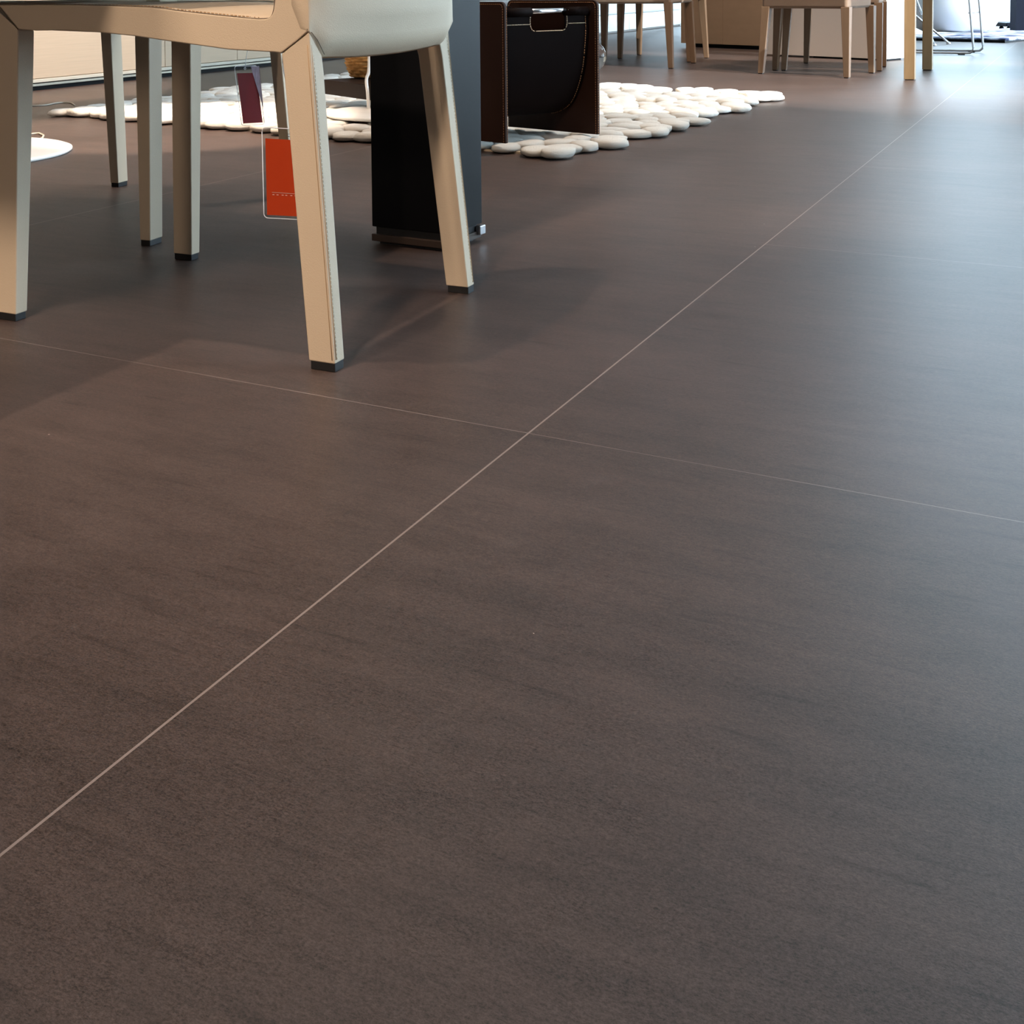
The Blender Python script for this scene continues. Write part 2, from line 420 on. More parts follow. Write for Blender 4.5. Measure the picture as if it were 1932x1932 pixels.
    for i in range(ny+1):
        s = i/ny; s = .5-.5*math.cos(math.pi*s) if 0 < i < ny else s
        y = yn(.04)-.0008+s*(yf(.04)-yn(.04)+.0016); ro, ri = [], []
        zb = bottom(s); bul = .030*math.sin(math.pi*s)**.6
        for k in range(nz_+1):
            f = (k/nz_)**1.5; z = zb+(.812-zb)*f
            d = z-zb
            tuck = .020*max(0, 1-d/.028)**2*min(1, math.sin(math.pi*s)*3)         # the lower edge rolls under
            soft = min(1, d/.07)
            ro.append(bm.verts.new((ub(z)-.0015-bul*(.35+.65*soft)+tuck, y, z)))
            ri.append(bm.verts.new((ub(z)+.012+.012*min(1, d/.03), y, z+.004*(1-f))))
        outer.append(ro); inner.append(ri)
    for i in range(ny):
        for k in range(nz_):
            bm.faces.new((outer[i][k], outer[i+1][k], outer[i+1][k+1], outer[i][k+1]))
            bm.faces.new((inner[i][k], inner[i][k+1], inner[i+1][k+1], inner[i+1][k]))
        bm.faces.new((outer[i][0], inner[i][0], inner[i+1][0], outer[i+1][0])); bm.faces.new((outer[i][nz_], outer[i+1][nz_], inner[i+1][nz_], inner[i][nz_]))
    for i in (0, ny):
        for k in range(nz_): bm.faces.new((outer[i][k], outer[i][k+1], inner[i][k+1], inner[i][k]))
    obj('backrest', bm, LEATHER, t)
    # seams and stitching ----------------------------------------------
    for o_, far in ((rl, False), (rf, True)):
        x, y = (ra if not far else rb)
        bm = bmesh.new()
        def edge(z, dx=0, dy=0):
            yy = y+.0266*z if not far else y+.025-.0266*z
            return Vector((x+.0906*z+dx, yy+(dy if not far else -dy), z))
        for d_ in ((.0035, -.0004), (-.0004, .0035)):
            tube(bm, [edge(.016+.41*k/8, *d_) for k in range(9)], .00055, 5)
        obj('seam', bm, SEAM, o_)
        bm = bmesh.new(); stitches(bm, [edge(.016, -.0003, .0062), edge(.43, -.0003, .0072)], .0055, .0036, .0005)
        obj('stitching', bm, STITCH, o_)
    bm = bmesh.new()
    e_ = -.0003
    tube(bm, [(.041, yn(.04)+e_, .4445), (.060, yn(.06)+e_, .430), (.0835, yn(.08)+e_, .4145)], .00055, 5)
    tube(bm, [(.5525, yn(.55)+e_, .4435), (.572, yn(.57)+e_, .462), (.590, yn(.59)+e_, .479)], .0007, 5)
    tube(bm, smoothpath([(.0408+.0005, yn(.04)+e_, .445), (.0405, yn(.04)+e_+.001, .485), (.03, yn(.04)+e_+.001, .58), (.005, yn(.04)+e_+.001, .70)]), .0007, 5)
    tube(bm, [(.0375, yn(.04)+.003, .4425), (.0365, yn(.04)+.016, .432), (.0355, yn(.04)+.031, .412)], .0006, 5)
    tube(bm, smoothpath([(.59, yn(.59)+.001, .4802), (.45, yn(.45)+.001, .4802), (.302, yn(.3)+.001, .4762), (.247, yn(.247)+.001, .4707), (.16, yn(.16)+.001, .4632), (.112, yn(.11)+.001, .4602), (.0965, yn(.1)+.001, .467), (.0912, yn(.09)+.001, .50)], 5), .0006, 5)
    s_ = obj('seam', bm, SEAMD, t)
    bm = bmesh.new()
    stitches(bm, smoothpath([(.0405, yn(.04)+.004, .452), (.0395, yn(.04)+.005, .485), (.028, yn(.04)+.005, .56)]), .0065, .004, .0008)
    obj('stitching', bm, SEAM, t); bm = bmesh.new()
    stitches(bm, smoothpath([(.45, yn(.45)+.010, .4802), (.302, yn(.3)+.010, .4768), (.247, yn(.247)+.010, .4713), (.16, yn(.16)+.010, .464), (.12, yn(.11)+.010, .4612)], 5), .0065, .004, .0007)
    obj('stitching', bm, SEAM, t)
    return t

A = fl(633, 704)
AX1 = math.radians(154.3)
# local x = towards the seat front, local y must run from the near to the far side (clockwise of x) -> mirrored build
def place_local(t, origin, u, w):
    """give the thing the frame (u, w) even when it is left-handed by mirroring y in the meshes"""
chair1 = make_chair('dining_chair', 'beige leather dining chair in front, seen from behind beside the dark pedestal', (0, 0, 0), 0,
                    ((0, 0), (.009, .432), (.571, .013), (.580, .4505)))
def mirror_tree(t):
    def rec(o):
        if o.type == 'MESH':
            me = o.data
            for v in me.vertices: v.co.y = -v.co.y
            me.flip_normals()
        for c in o.children: rec(c)
    rec(t)
mirror_tree(chair1)       # local y now runs the other way: near side y=0, far side y=-.456
chair1.location = (A.x, A.y, 0); chair1.rotation_euler = (0, 0, AX1)

chair2 = make_chair('dining_chair', 'beige leather dining chair standing behind, facing the camera, with a dark red tag', (0, 0, 0), 0,
                    ((.0, .0), (.0, .431+.07), (.57, .006), (.57, .425+.07)), dW=.07)
E_ = fl(283.5, 465.3)
ax2 = math.radians(249)
u2 = Vector((math.cos(ax2), math.sin(ax2), 0)); v2 = Vector((-math.sin(ax2), math.cos(ax2), 0))
o2 = E_ - u2*.612 - v2*(.449+.07)
chair2.location = (o2.x, o2.y, 0); chair2.rotation_euler = (0, 0, ax2)

# ------------------------------------------------------------------ dining table above the chairs (its top is above the frame)
def uw(u, w, z=0):
    a = AX1; return Vector((A.x+math.cos(a)*u+math.sin(a)*w, A.y+math.sin(a)*u-math.cos(a)*w, z))
TAB = thing('dining_table', 'dining table whose top hangs over the front of the beige chairs', 'table', uw(.95, -.25), AX1)
obj('tabletop', newbox(-.66, .45, -.86, .33, .735, .765), DKWOOD, TAB, smooth=False, bevel=.004)
obj('pedestal', newbox(.10, .30, -.3, .2, .02, .735), DKWOOD, TAB, smooth=False, bevel=.004)
obj('base_plate', newbox(-.0, .40, -.4, .3, 0, .02), DKWOOD, TAB, smooth=False, bevel=.003)

# ------------------------------------------------------------------ price tags
def swing_tag(name, label, top, right, down, w, h, card, band, string_to, hole_off, lines=False, fold=False):
    """clear sleeve with a card in it; top = upper left corner, right/down unit vectors"""
    right = Vector(right).normalized(); down = Vector(down).normalized(); nrm = right.cross(down).normalized()
    t = thing(name, label, 'tag', top)
    P = lambda x, y, n=0: right*x+down*y+nrm*n
    r = .006
    ring = []
    for cx, cy, a0 in ((r, r, 180), (w-r, r, 270), (w-r, h-r, 0), (r, h-r, 90)):
        for k in range(5):
            a = math.radians(a0+k*22.5); ring.append((cx+r*math.cos(a), cy+r*math.sin(a)))
    bm = bmesh.new(); hexa(bm, [P(x, y, -.0006) for x, y in ring], [P(x, y, .0006) for x, y in ring])
    obj('sleeve', bm, SLEEVE, t, smooth=False)
    bm = bmesh.new(); pts = [P(x, y) for x, y in ring]; tube(bm, pts+[pts[0]], .0007, 5)
    obj('sleeve_rim', bm, EDGEP, t)
    m_ = .0045
    bm = bmesh.new(); hexa(bm, [P(m_, band, -.0003), P(w-m_, band, -.0003), P(w-m_, h-m_, -.0003), P(m_, h-m_, -.0003)],
                           [P(m_, band, .0003), P(w-m_, band, .0003), P(w-m_, h-m_, .0003), P(m_, h-m_, .0003)])
    c = obj('card', bm, card, t, smooth=False)
    if lines:
        bm = bmesh.new()
        for nn in (-.0009,):
            x = .012
            hexa(bm, [P(x, .0915, nn), P(w-.012, .0925, nn), P(w-.012, .0930, nn), P(x, .0920, nn)], [P(x, .0915, nn-.0002), P(w-.012, .0925, nn-.0002), P(w-.012, .0930, nn-.0002), P(x, .0920, nn-.0002)])
            for k in range(9):
                x = .013+k*.0062+random.uniform(-.001, .001); hexa(bm, [P(x, .0945, nn), P(x+.0028, .0946, nn), P(x+.0028, .0955, nn), P(x, .0954, nn)], [P(x, .0945, nn-.0002), P(x+.0028, .0946, nn-.0002), P(x+.0028, .0955, nn-.0002), P(x, .0954, nn-.0002)])
        obj('printed_line', bm, PALEINK, c, smooth=False)
    if fold:
        bm = bmesh.new()
        v = [P(w*.70, .002, -.001), P(w-.002, .001, -.012), P(w-.001, h*.72, -.006), P(w*.97, h*.60, -.002)]
        hexa(bm, v, [q_+nrm*.0008 for q_ in v]); obj('folded_corner', bm, FOLD, t, smooth=False)
    hole = P(*hole_off)
    to = Vector(string_to)-Vector(top)
    bm = bmesh.new(); mid = (hole+to)/2+Vector((.004, 0, 0))
    tube(bm, smoothpath([hole, hole*.7+to*.3+Vector((.002, 0, 0)), mid, to*.8+hole*.2+Vector((-.001, 0, 0)), to]), .0006, 6)
    obj('string', bm, EDGEP, t)
    bm = bmesh.new(); rr = [hole+right*.0025*math.cos(k*.524)+down*.0025*math.sin(k*.524) for k in range(13)]; tube(bm, rr, .0007, 5)
    obj('eyelet', bm, SATIN, t)
    return t
def rayat(px, py, Y):
    d = w3(M @ Vector(((px-CX)/F, (py-CY)/F, 1))); t = Y/d.y; return Vector((d.x*t, Y, H+d.z*t))
tl = rayat(494, 240, 1.70); tr = rayat(590, 246, 1.712); bl = rayat(498, 411, 1.70)
swing_tag('price_tag', 'orange price tag in clear sleeve hanging behind the nearest chair leg', tl, tr-tl, bl-tl, .082, (bl-tl).length, ORANGE, .0155,
          rayat(533, 99, 1.665), (.039, .0085), lines=True)
tl = rayat(442, 125, 2.70); tr = rayat(485, 124, 2.735); bl = rayat(456, 237, 2.70)
swing_tag('price_tag', 'dark red price tag in folded clear sleeve hanging from the rear chair', tl, tr-tl, bl-tl, .058, (bl-tl).length, MAROON, .016,
          rayat(464, 60, 2.71), (.026, .006), fold=True)
# ------------------------------------------------------------------ dark pedestal behind the chair
K = fl(845, 477); KL = fl(701, 460); KR = fl(903, 452)
ang = math.atan2((K-KL).y, (K-KL).x)
wl = (K-KL).length; wd = (KR-K).length
PED = thing('display_pedestal', 'tall black rectangular pedestal on a brown base plate behind the beige chair', 'pedestal', (KL.x, KL.y, 0), ang)
obj('base_plate', newbox(0, wl, 0, wd, .006, .020), BROWNM, PED, smooth=False, bevel=.0015)
obj('base_foot', newbox(.012, wl-.012, .012, wd-.012, 0, .006), RUBBER, PED, smooth=False)
obj('neck', newbox(.008, wl-.004, .006, wd-.012, .020, .034), RUBBER, PED, smooth=False)
obj('column', newbox(.000, wl+.003, .002, wd-.002, .034, 1.25), BLACKL, PED, smooth=False, bevel=.002)
obj('steel_clip', newbox(wl-.004, wl+.008, wd-.018, wd+.004, .013, .031), SATIN, PED, smooth=False, bevel=.002)

# ------------------------------------------------------------------ pebble rug
RN, RR_, RL = fl(1078, 304), fl(1478, 186), fl(92, 219)
RB = RR_ + (RL-RN)*1.03 + Vector((.10, .22, 0))
rug = thing('pebble_rug', 'cream wool rug of felted pebbles under the magazine rack', 'rug', ((RN.x+RR_.x+RL.x+RB.x)/4, (RN.y+RR_.y+RL.y+RB.y)/4, 0))
rc = Vector(rug.location)
def quad(s, t): return RN*(1-s)*(1-t)+RR_*s*(1-t)+RL*(1-s)*t+RB*s*t
sp_ = .098
ns, nt_ = int((RR_-RN).length/(sp_*.86)), int((RL-RN).length/sp_)
pts = []
for i in range(ns):
    for j in range(nt_+(i % 2)):
        s = (i+.5)/ns; tt = (j+(.5 if i % 2 == 0 else 0.02))/nt_
        if i % 2 and (j == 0 or j == nt_) and random.random() < .5: continue
        if random.random() < .02: continue
        p = quad(s, tt)+Vector((random.uniform(-.018, .018), random.uniform(-.018, .018), 0))
        if (p-fl(290, 355)).length < 0: continue
        pts.append(p)
def pebble_mesh(seed, sub=3):
    bm = bmesh.new(); bmesh.ops.create_icosphere(bm, subdivisions=sub, radius=1)
    for v in bm.verts:
        p = v.co.copy(); z = p.z
        n1 = noise.noise(p*1.3+Vector((seed*7.1, 0, 0)))*.10
        n2 = noise.noise(p*9+Vector((seed*3.7, 5, 0)))*.06
        rxy = math.hypot(p.x, p.y); k = 1+n1+n2
        # flat-topped cushion
        zz = math.copysign(abs(z)**.55, z)
        q = (abs(rxy)**.85)/(rxy+1e-9) if rxy > 1e-6 else 1
        v.co = Vector((p.x*q*k, p.y*q*k, zz*(1+n2*1.4+n1*.5)))
    return bm
variants = []
for k in range(7):
    bm = pebble_mesh(k); me = bpy.data.meshes.new('felt_pebble'); bm.to_mesh(me); bm.free(); me.materials.append(WOOL)
    for p_ in me.polygons: p_.use_smooth = True
    variants.append(me)
pts.sort(key=lambda p: p.length)
def px_vis(p):
    x = CX+F*p.x/p.y; return 880 < x < 1500 or 60 < x < 720
front = [p for p in pts if px_vis(p)][:100]; fs = set(id(p) for p in front)
stuff = bmesh.new()
for p in pts:
    L1_, L2_ = random.uniform(.055, .068), random.uniform(.042, .050)
    hh = random.uniform(.0125, .0165); rz = random.uniform(0, math.pi)
    if id(p) in fs:
        o = bpy.data.objects.new('felt_pebble', random.choice(variants)); COL.objects.link(o); o.parent = rug
        o.location = (p.x-rc.x, p.y-rc.y, hh+.002); o.rotation_euler = (0, 0, rz); o.scale = (L1_, L2_, hh)
    else:
        mm = Matrix.Translation((p.x-rc.x, p.y-rc.y, hh+.002)) @ Matrix.Rotation(rz, 4, 'Z') @ Matrix.Diagonal((L1_, L2_, hh, 1))
        k = len(stuff.verts); stuff.from_mesh(random.choice(variants)); stuff.verts.ensure_lookup_table()
        for v in stuff.verts[k:]: v.co = mm @ v.co
o = obj('felt_pebbles', stuff, WOOL, rug); o['kind'] = 'stuff'
inset = lambda s, t: quad(s, t)-rc
bm = bmesh.new(); e = .022
hexa(bm, [(inset(a, b).x, inset(a, b).y, 0) for a, b in ((e, e), (1-e, e), (1-e, 1-e), (e, 1-e))], [(inset(a, b).x, inset(a, b).y, .006) for a, b in ((e, e), (1-e, e), (1-e, 1-e), (e, 1-e))])
obj('backing', bm, BACKING, rug, smooth=False)

# ------------------------------------------------------------------ magazine rack
ZR = .036
f0 = fl(954, 280, .022); f1 = fl(1132, 262, .022)
ea = math.radians(138); e_ = Vector((math.cos(ea), math.sin(ea), 0)); s_ = f1-f0; slen = s_.length; sdir = s_.normalized()
RACK = thing('magazine_rack', 'dark brown stitched leather magazine rack with chrome handle bars on the pebble rug', 'magazine rack', (f0.x, f0.y, ZR))
PL, PT, PH = .36, .012, .418
pn = Vector((-e_.y, e_.x, 0)); pn = pn if pn.dot(sdir) > 0 else -pn     # thickness of the panels runs into the rack
def rp(l, s, z): return e_*l+sdir*(slen*s)+Vector((0, 0, z))
def rpanel(s, sign):
    r = .018; ring = []
    for cl, cz, a0 in ((PL-r, PH-r, 0), (r, PH-r, 90)):
        for k in range(6):
            a = math.radians(a0+k*18); ring.append((cl+r*math.cos(a), cz+r*math.sin(a)))
    ring += [(0, 0), (PL, 0)]
    bm = bmesh.new()
    hexa(bm, [rp(l, s, z) for l, z in ring], [rp(l, s, z)+pn*(PT*sign) for l, z in ring])
    o = obj('side_panel', bm, DKLEA, RACK, smooth=False, bevel=.0025, seg=3)
    bm = bmesh.new(); d = .007
    path = [(d, 0.003)]+[(d+(r-d)*(1-math.sin(math.radians(k*18))), PH-d-(r-d)*(1-math.cos(math.radians(k*18)))) for k in range(5, -1, -1)]
    path = [(d, .003), (d, PH-.02), (d+.003, PH-.011), (.016, PH-d), (PL-.016, PH-d), (PL-d, PH-.02), (PL-d, .003)]
    for off in (-.0004*sign, (PT+.0004)*sign):
        stitches(bm, [rp(l, s, z)+pn*off for l, z in path], .0075, .005, .0010)
    # the narrow end of the panel is stitched as well
    stitches(bm, [rp(-.0004, s, z)+pn*(PT*.72*sign) for z in (.004, PH-.015)], .0075, .005, .0009)
    obj('stitching', bm, ORTHREAD, o)
rpanel(0, 1); rpanel(1, -1)
# sling: a U of leather over two bars
ins = PT/slen*1.3
top_z = .385
prof = [(.028, top_z), (.026, .33), (.030, .27), (.038, .21), (.055, .15), (.085, .095), (.13, .066), (.18, .058), (.23, .066), (.275, .095), (.305, .15), (.322, .21), (.330, .27), (.334, .33), (.332, top_z)]
pf = [Vector((l, 0, z)) for l, z in prof]; pf = smoothpath(pf, 3)
def cut(s, l, z): return .34 < s < .70 and z > .333          # hand cut-outs at both bars
bm = bmesh.new(); NS = 50
def sling_grid(bm, off):
    rows = []
    for i in range(NS+1):
        s = ins+(1-2*ins)*i/NS
        rows.append([bm.verts.new(rp(q.x+(off if q.x < .18 else -off)*(1 if abs(q.x-.18) > .06 else abs(q.x-.18)/.06), s, q.z+(off if abs(q.x-.18) < .12 else 0))) for q in pf])
    return rows
ra_, rb_ = sling_grid(bm, 0), sling_grid(bm, .003)
for i in range(NS):
    s = ins+(1-2*ins)*(i+.5)/NS
    for k in range(len(pf)-1):
        z = (pf[k].z+pf[k+1].z)/2
        if cut(s, 0, z): continue
        bm.faces.new((ra_[i][k], ra_[i+1][k], ra_[i+1][k+1], ra_[i][k+1])); bm.faces.new((rb_[i][k], rb_[i][k+1], rb_[i+1][k+1], rb_[i+1][k]))
SL = obj('sling', bm, SLINGL, RACK)
for side, l0 in (('front', .028), ('back', .332)):
    bm = bmesh.new(); tube(bm, [rp(l0, ins*.5, top_z+.002), rp(l0, 1-ins*.5, top_z+.002)], .0085, 16)
    b_ = obj('handle_bar', bm, CHROME, RACK)
    for sa, sb in ((ins, .34), (.70, 1-ins*1.5)):
        bm = bmesh.new(); tube(bm, [rp(l0, sa, top_z), rp(l0, sb, top_z)], .0135, 16); obj('bar_sleeve', bm, SLINGL, SL)
bm = bmesh.new(); zc = .322
fx = .0262-.0022
q = lambda s, z: rp(fx+(.001 if z < .3 else 0), s, z)
path = [q(ins, .348), q(.325, .348), q(.33, .340), q(.345, .331), q(.37, .327), q(.67, .327), q(.695, .331), q(.71, .340), q(.715, .348), q(1-ins*2, .348)]
stitches(bm, path, .0062, .0048, .0013)
stitches(bm, [q(.325, .348), q(.325, .365), q(.335, .385), rp(fx-.009, .335, .39)], .0062, .0048, .0011)
stitches(bm, [q(.715, .348), q(.715, .365), q(.705, .385), rp(fx-.009, .705, .39)], .0062, .0048, .0011)
obj('stitching', bm, THREAD, SL)
bm = bmesh.new(); stitches(bm, [rp(v.x-.002, 1-ins*1.9-.012*0, v.z) for v in pf if v.x < .17], .0075, .005, .0011)
obj('edge_stitching', bm, ORTHREAD, SL)
# bright small label low on the sling
c0 = rp(.1, 0, 0)
bm = bmesh.new(); hexa(bm, [rp(.082, .025, .078), rp(.082, .105, .078), rp(.0835, .105, .078), rp(.0835, .025, .078)], [rp(.082, .025, .104), rp(.082, .105, .104), rp(.0835, .105, .104), rp(.0835, .025, .104)])
lb = obj('label', bm, PAINT, RACK, smooth=False); lb['label'] = 'small white label low on the sling'

# ------------------------------------------------------------------ glass globe behind the rack
g0 = fl(1112, 139)
GL = thing('glass_globe', 'clear glass ball peeping out behind the right edge of the magazine rack', 'glass ball', (g0.x, g0.y, 0))
bm = bmesh.new(); bmesh.ops.create_uvsphere(bm, u_segments=40, v_segments=24, radius=.095)
bmesh.ops.translate(bm, verts=bm.verts, vec=(0, 0, .096)); obj('ball', bm, GLASSB, GL)
bm = bmesh.new(); lathe(bm, [(0, .02), (.018, .022), (.022, .05), (.012, .09), (.03, .125), (0, .14)], 20); obj('lamp_core', bm, CHROME, GL)

# ------------------------------------------------------------------ low table with basket
ZT = .142
t0 = fl(609, 150, ZT); t1_ = fl(700, 161, ZT); ta = math.atan2((t1_-t0).y, (t1_-t0).x)
LT = thing('coffee_table', 'low dark brown coffee table standing over the pebble rug', 'table', (t0.x, t0.y, 0), ta)
obj('tabletop', newbox(0, .62, 0, .55, ZT-.056, ZT), DKWOOD, LT, smooth=False, bevel=.002)
for x, y in ((.30, .10), (.50, .10), (.30, .43), (.50, .43)): obj('leg', newbox(x, x+.04, y, y+.04, .0365, ZT-.056), DKWOOD, LT, smooth=False)
bc = rayat(703, 140, 4.80)
BK = thing('wicker_basket', 'round woven wicker basket on the low dark table', 'basket', (bc.x, bc.y, ZT))
bm = bmesh.new(); nr, nn = 15, 72
rings = []
for i in range(nr*4+1):
    f = i/(nr*4); z = .004+.19*f; rad = .074+.030*math.sin(math.pi*min(1, f*1.05+.08))
    row = []
    for k in range(nn):
        a = 2*math.pi*k/nn
        wv = .0050*math.sin(a*12+(math.pi if (i//4) % 2 else 0))+.0045*abs(math.sin(i*math.pi/4))
        row.append(bm.verts.new(((rad+wv)*math.cos(a), (rad+wv)*math.sin(a), z)))
    rings.append(row)
for a_, b_ in zip(rings, rings[1:]):
    for k in range(nn): bm.faces.new((a_[k], a_[(k+1) % nn], b_[(k+1) % nn], b_[k]))
bm.faces.new(rings[0][::-1])
lo = [bm.verts.new((v.co.x*.93, v.co.y*.93, v.co.z)) for v in rings[-1]]; lb_ = [bm.verts.new((v.co.x*.85, v.co.y*.85, .012)) for v in rings[0]]
for k in range(nn):
    bm.faces.new((rings[-1][k], rings[-1][(k+1) % nn], lo[(k+1) % nn], lo[k])); bm.faces.new((lo[k], lo[(k+1) % nn], lb_[(k+1) % nn], lb_[k]))
bm.faces.new(lb_)
obj('woven_wall', bm, WICKER, BK)
bm = bmesh.new(); tube(bm, [(.092*math.cos(k*math.pi/16), .092*math.sin(k*math.pi/16), .195) for k in range(33)], .007, 8); obj('rim', bm, WICKER, BK)

# ------------------------------------------------------------------ white lamps with disc bases
def disc_lamp(label, c, R, z0, pole, name='floor_lamp'):
    t = thing(name, label, 'lamp', (c.x, c.y, z0))
    bm = bmesh.new(); lathe(bm, [(0, 0), (R*.985, 0), (R, .004), (R, .009), (R*.97, .013), (R*.6, .019), (R*.25, .026), (.03, .036), (.02, .05), (0, .05)], 96); obj('base', bm, WHITEG, t)
    bm = bmesh.new(); tube(bm, pole, .006, 12); obj('pole', bm, WHITEG, t)
    top = pole[-1]
    bm = bmesh.new(); lathe(bm, [(0, .14), (.05, .14), (.12, .09), (.18, 0), (.176, 0), (.115, .085), (.045, .132), (0, .132)], 40, top); obj('shade', bm, WHITEG, t)
    return t
e1 = fl(124.5, 291)
c1 = Vector((e1.x-.36, e1.y+.01, 0))
disc_lamp('white floor lamp with wide round base at the left edge behind the chair leg', c1, .36, 0, [(0, 0, .04), (0, 0, .8), (0, 0, 1.5)])
c2 = Vector((-.215, 4.40, 0))
disc_lamp('white floor lamp with a slim stem on the pebble rug behind the black pedestal', c2, .245, .036, smoothpath([(-.085, -.02, .02), (-.088, -.02, .08), (-.092, -.02, .13), (-.082, -.02, .17), (-.078, -.02, .3), (-.06, 0, .8), (0, 0, 1.5)]))
bm = bmesh.new(); tube(bm, [fl(*p)+Vector((0, 0, .003)) for p in ((20, 262), (62, 254), (74, 253), (82, 257), (80, 262), (70, 266), (55, 268))], .0035, 8)
tag(obj('cable', bm, CABLE), 'pale cable looped on the floor behind the wide white lamp base', 'cable')
bm = bmesh.new(); tube(bm, smoothpath([fl(*p)+Vector((0, 0, .003)) for p in ((10, 200), (62, 200.5), (85, 199.5), (104, 196), (120, 194.5), (134, 195.5), (141, 200))]), .003, 8)
tag(obj('cable', bm, CABLE), 'thin pale cable curling up to the left corner of the pebble rug', 'cable')

# ------------------------------------------------------------------ pale oak sideboard along the left wall
bl_, br_ = fl(62, 173), fl(655, 109.5)
sa = -4.69
SB = thing('sideboard', 'long pale oak sideboard along the left wall behind the chairs', 'sideboard', ab(sa, 2.6), -TH)
LB = 7.38-2.6
obj('carcass', newbox(-.50, -.022, 0, LB, .05, .62), LTWOOD, SB, smooth=False, bevel=.001)
obj('lip', newbox(-.50, .004, 0, LB, .040, .058), LTWOODF, SB, smooth=False, bevel=.002)
obj('lower_lip', newbox(-.50, -.004, 0, LB, .022, .034), LTWOODF, SB, smooth=False, bevel=.002)
obj('plinth', newbox(-.47, -.03, .03, LB-.03, 0, .05), BLACKL, SB, smooth=False)
joint = (fl(397, 130) ); jb = joint.x*ST+joint.y*CT-2.6
bs = [0, 1.3, 2.72, jb if 2.9 < jb < 4.5 else 3.5, LB]
bs = sorted(set(round(x, 3) for x in bs))
for y0, y1 in zip(bs, bs[1:]):
    if y1-y0 < .15: continue
    obj('drawer', newbox(-.022, 0, y0+.002, y1-.002, .061, .335), LTWOOD, SB, smooth=False, bevel=.001)
    obj('drawer', newbox(-.022, 0, y0+.002, y1-.002, .339, .618), LTWOOD, SB, smooth=False, bevel=.001)

# ------------------------------------------------------------------ far dining table and chairs
def far_chair(label, feet, back, seatz=(.375, .465), group='taupe dining chairs around the oak table', over=.03):
    """feet in ring order; back = indices of the two rear legs; each leg is square and tapers downwards"""
    c = sum(feet, Vector())/4
    t = thing('upholstered_chair', label, 'chair', (c.x, c.y, 0), 0, group)
    L_ = [f-c for f in feet]
    # axes of the seat
    ex = (L_[1]-L_[0]).normalized(); ey = Vector((-ex.y, ex.x, 0))
    for i, p in enumerate(L_):
        bm = bmesh.new(); inward = (-p).normalized()
        splay = .03 if i in back else .008
        q = p+inward*splay
        a0, a1 = .0145, .023
        hexa(bm, [(p+ex*sx*a0+ey*sy*a0)+Vector((0, 0, .004)) for sx, sy in ((-1, -1), (1, -1), (1, 1), (-1, 1))],
             [(q+ex*sx*a1+ey*sy*a1)+Vector((0, 0, seatz[0]+.01)) for sx, sy in ((-1, -1), (1, -1), (1, 1), (-1, 1))])
        lg = obj('leg', bm, TAUPEW, t, smooth=False, bevel=.002)
        bm = bmesh.new(); hexa(bm, [(p+ex*sx*.012+ey*sy*.012) for sx, sy in ((-1, -1), (1, -1), (1, 1), (-1, 1))], [(p+ex*sx*.012+ey*sy*.012)+Vector((0, 0, .006)) for sx, sy in ((-1, -1), (1, -1), (1, 1), (-1, 1))])
        obj('glide', bm, RUBBER, lg, smooth=False)
    grow = [p-p.normalized()*(.004) for p in L_]
    bm = bmesh.new(); hexa(bm, [g+Vector((0, 0, seatz[0])) for g in grow], [g+Vector((0, 0, seatz[1])) for g in grow])
    obj('seat', bm, TAUPE, t, bevel=.016, seg=4)
    b0, b1 = grow[back[0]], grow[back[1]]
    inw = -(b0+b1).normalized()
    bm = bmesh.new()
    hexa(bm, [b0+Vector((0, 0, seatz[1]-.02)), b1+Vector((0, 0, seatz[1]-.02)), b1+inw*.05+Vector((0, 0, seatz[1]-.02)), b0+inw*.05+Vector((0, 0, seatz[1]-.02))],
         [b0-inw*.03+Vector((0, 0, .84)), b1-inw*.03+Vector((0, 0, .84)), b1+inw*.01+Vector((0, 0, .84)), b0+inw*.01+Vector((0, 0, .84))])
    obj('backrest', bm, TAUPE, t, bevel=.014, seg=4)
    return t
def V(x, y): return Vector((x, y, 0))
m7, m8, m4, m2 = fl(1659, 134.5), fl(1667.5, 126.5), fl(1521, 119.5), fl(1463, 133)
m5, m6, m3, m1 = fl(1598, 147.5), fl(1645, 138.3), fl(1479, 133), fl(1436, 139.2)
far_chair('taupe upholstered chair nearest the oak table leg, seat corner to the camera', [m5, m6, m2, m1], (2, 3), (.362, .46))
far_chair('taupe upholstered chair half hidden behind the nearest oak-table chair', [m7, m8, m4, m3], (2, 3), (.375, .46))
t1, t3, t4 = fl(1140, 115), fl(1266, 129.5), fl(1308.5, 119.5)
far_chair('taupe upholstered chair just right of the magazine rack', [t3, t4, t1, t3+t1-t4], (0, 1), (.385, .47))
t5, t2 = fl(1333, 110), fl(1206, 104)
wv_ = V(-.19, -.385)
far_chair('taupe upholstered chair farthest back, behind the chair right of the rack', [t5+wv_, t5, t2, t2+wv_], (0, 1), (.40, .47))
q1, q2 = fl(1716.5, 150.5), fl(1750, 132)
tx = math.atan2((q2-q1).y, (q2-q1).x)
OT = thing('oak_table', 'oak dining table on square legs, its two left legs beside the taupe chairs', 'table', (q1.x, q1.y, 0), tx)
TW = (q2-q1).length
for (x, y) in ((0, 0), (TW, 0), (0, -2.05), (TW, -2.05)):
    lg = obj('leg', newbox(x-.026, x+.026, y-.026, y+.026, .003, .70), OAK, OT, smooth=False, bevel=.002)
    obj('glide', newbox(x-.02, x+.02, y-.02, y+.02, 0, .004), RUBBER, lg, smooth=False)
obj('tabletop', newbox(-.05, TW+.05, -2.1, .05, .70, .74), OAK, OT, smooth=False, bevel=.003)

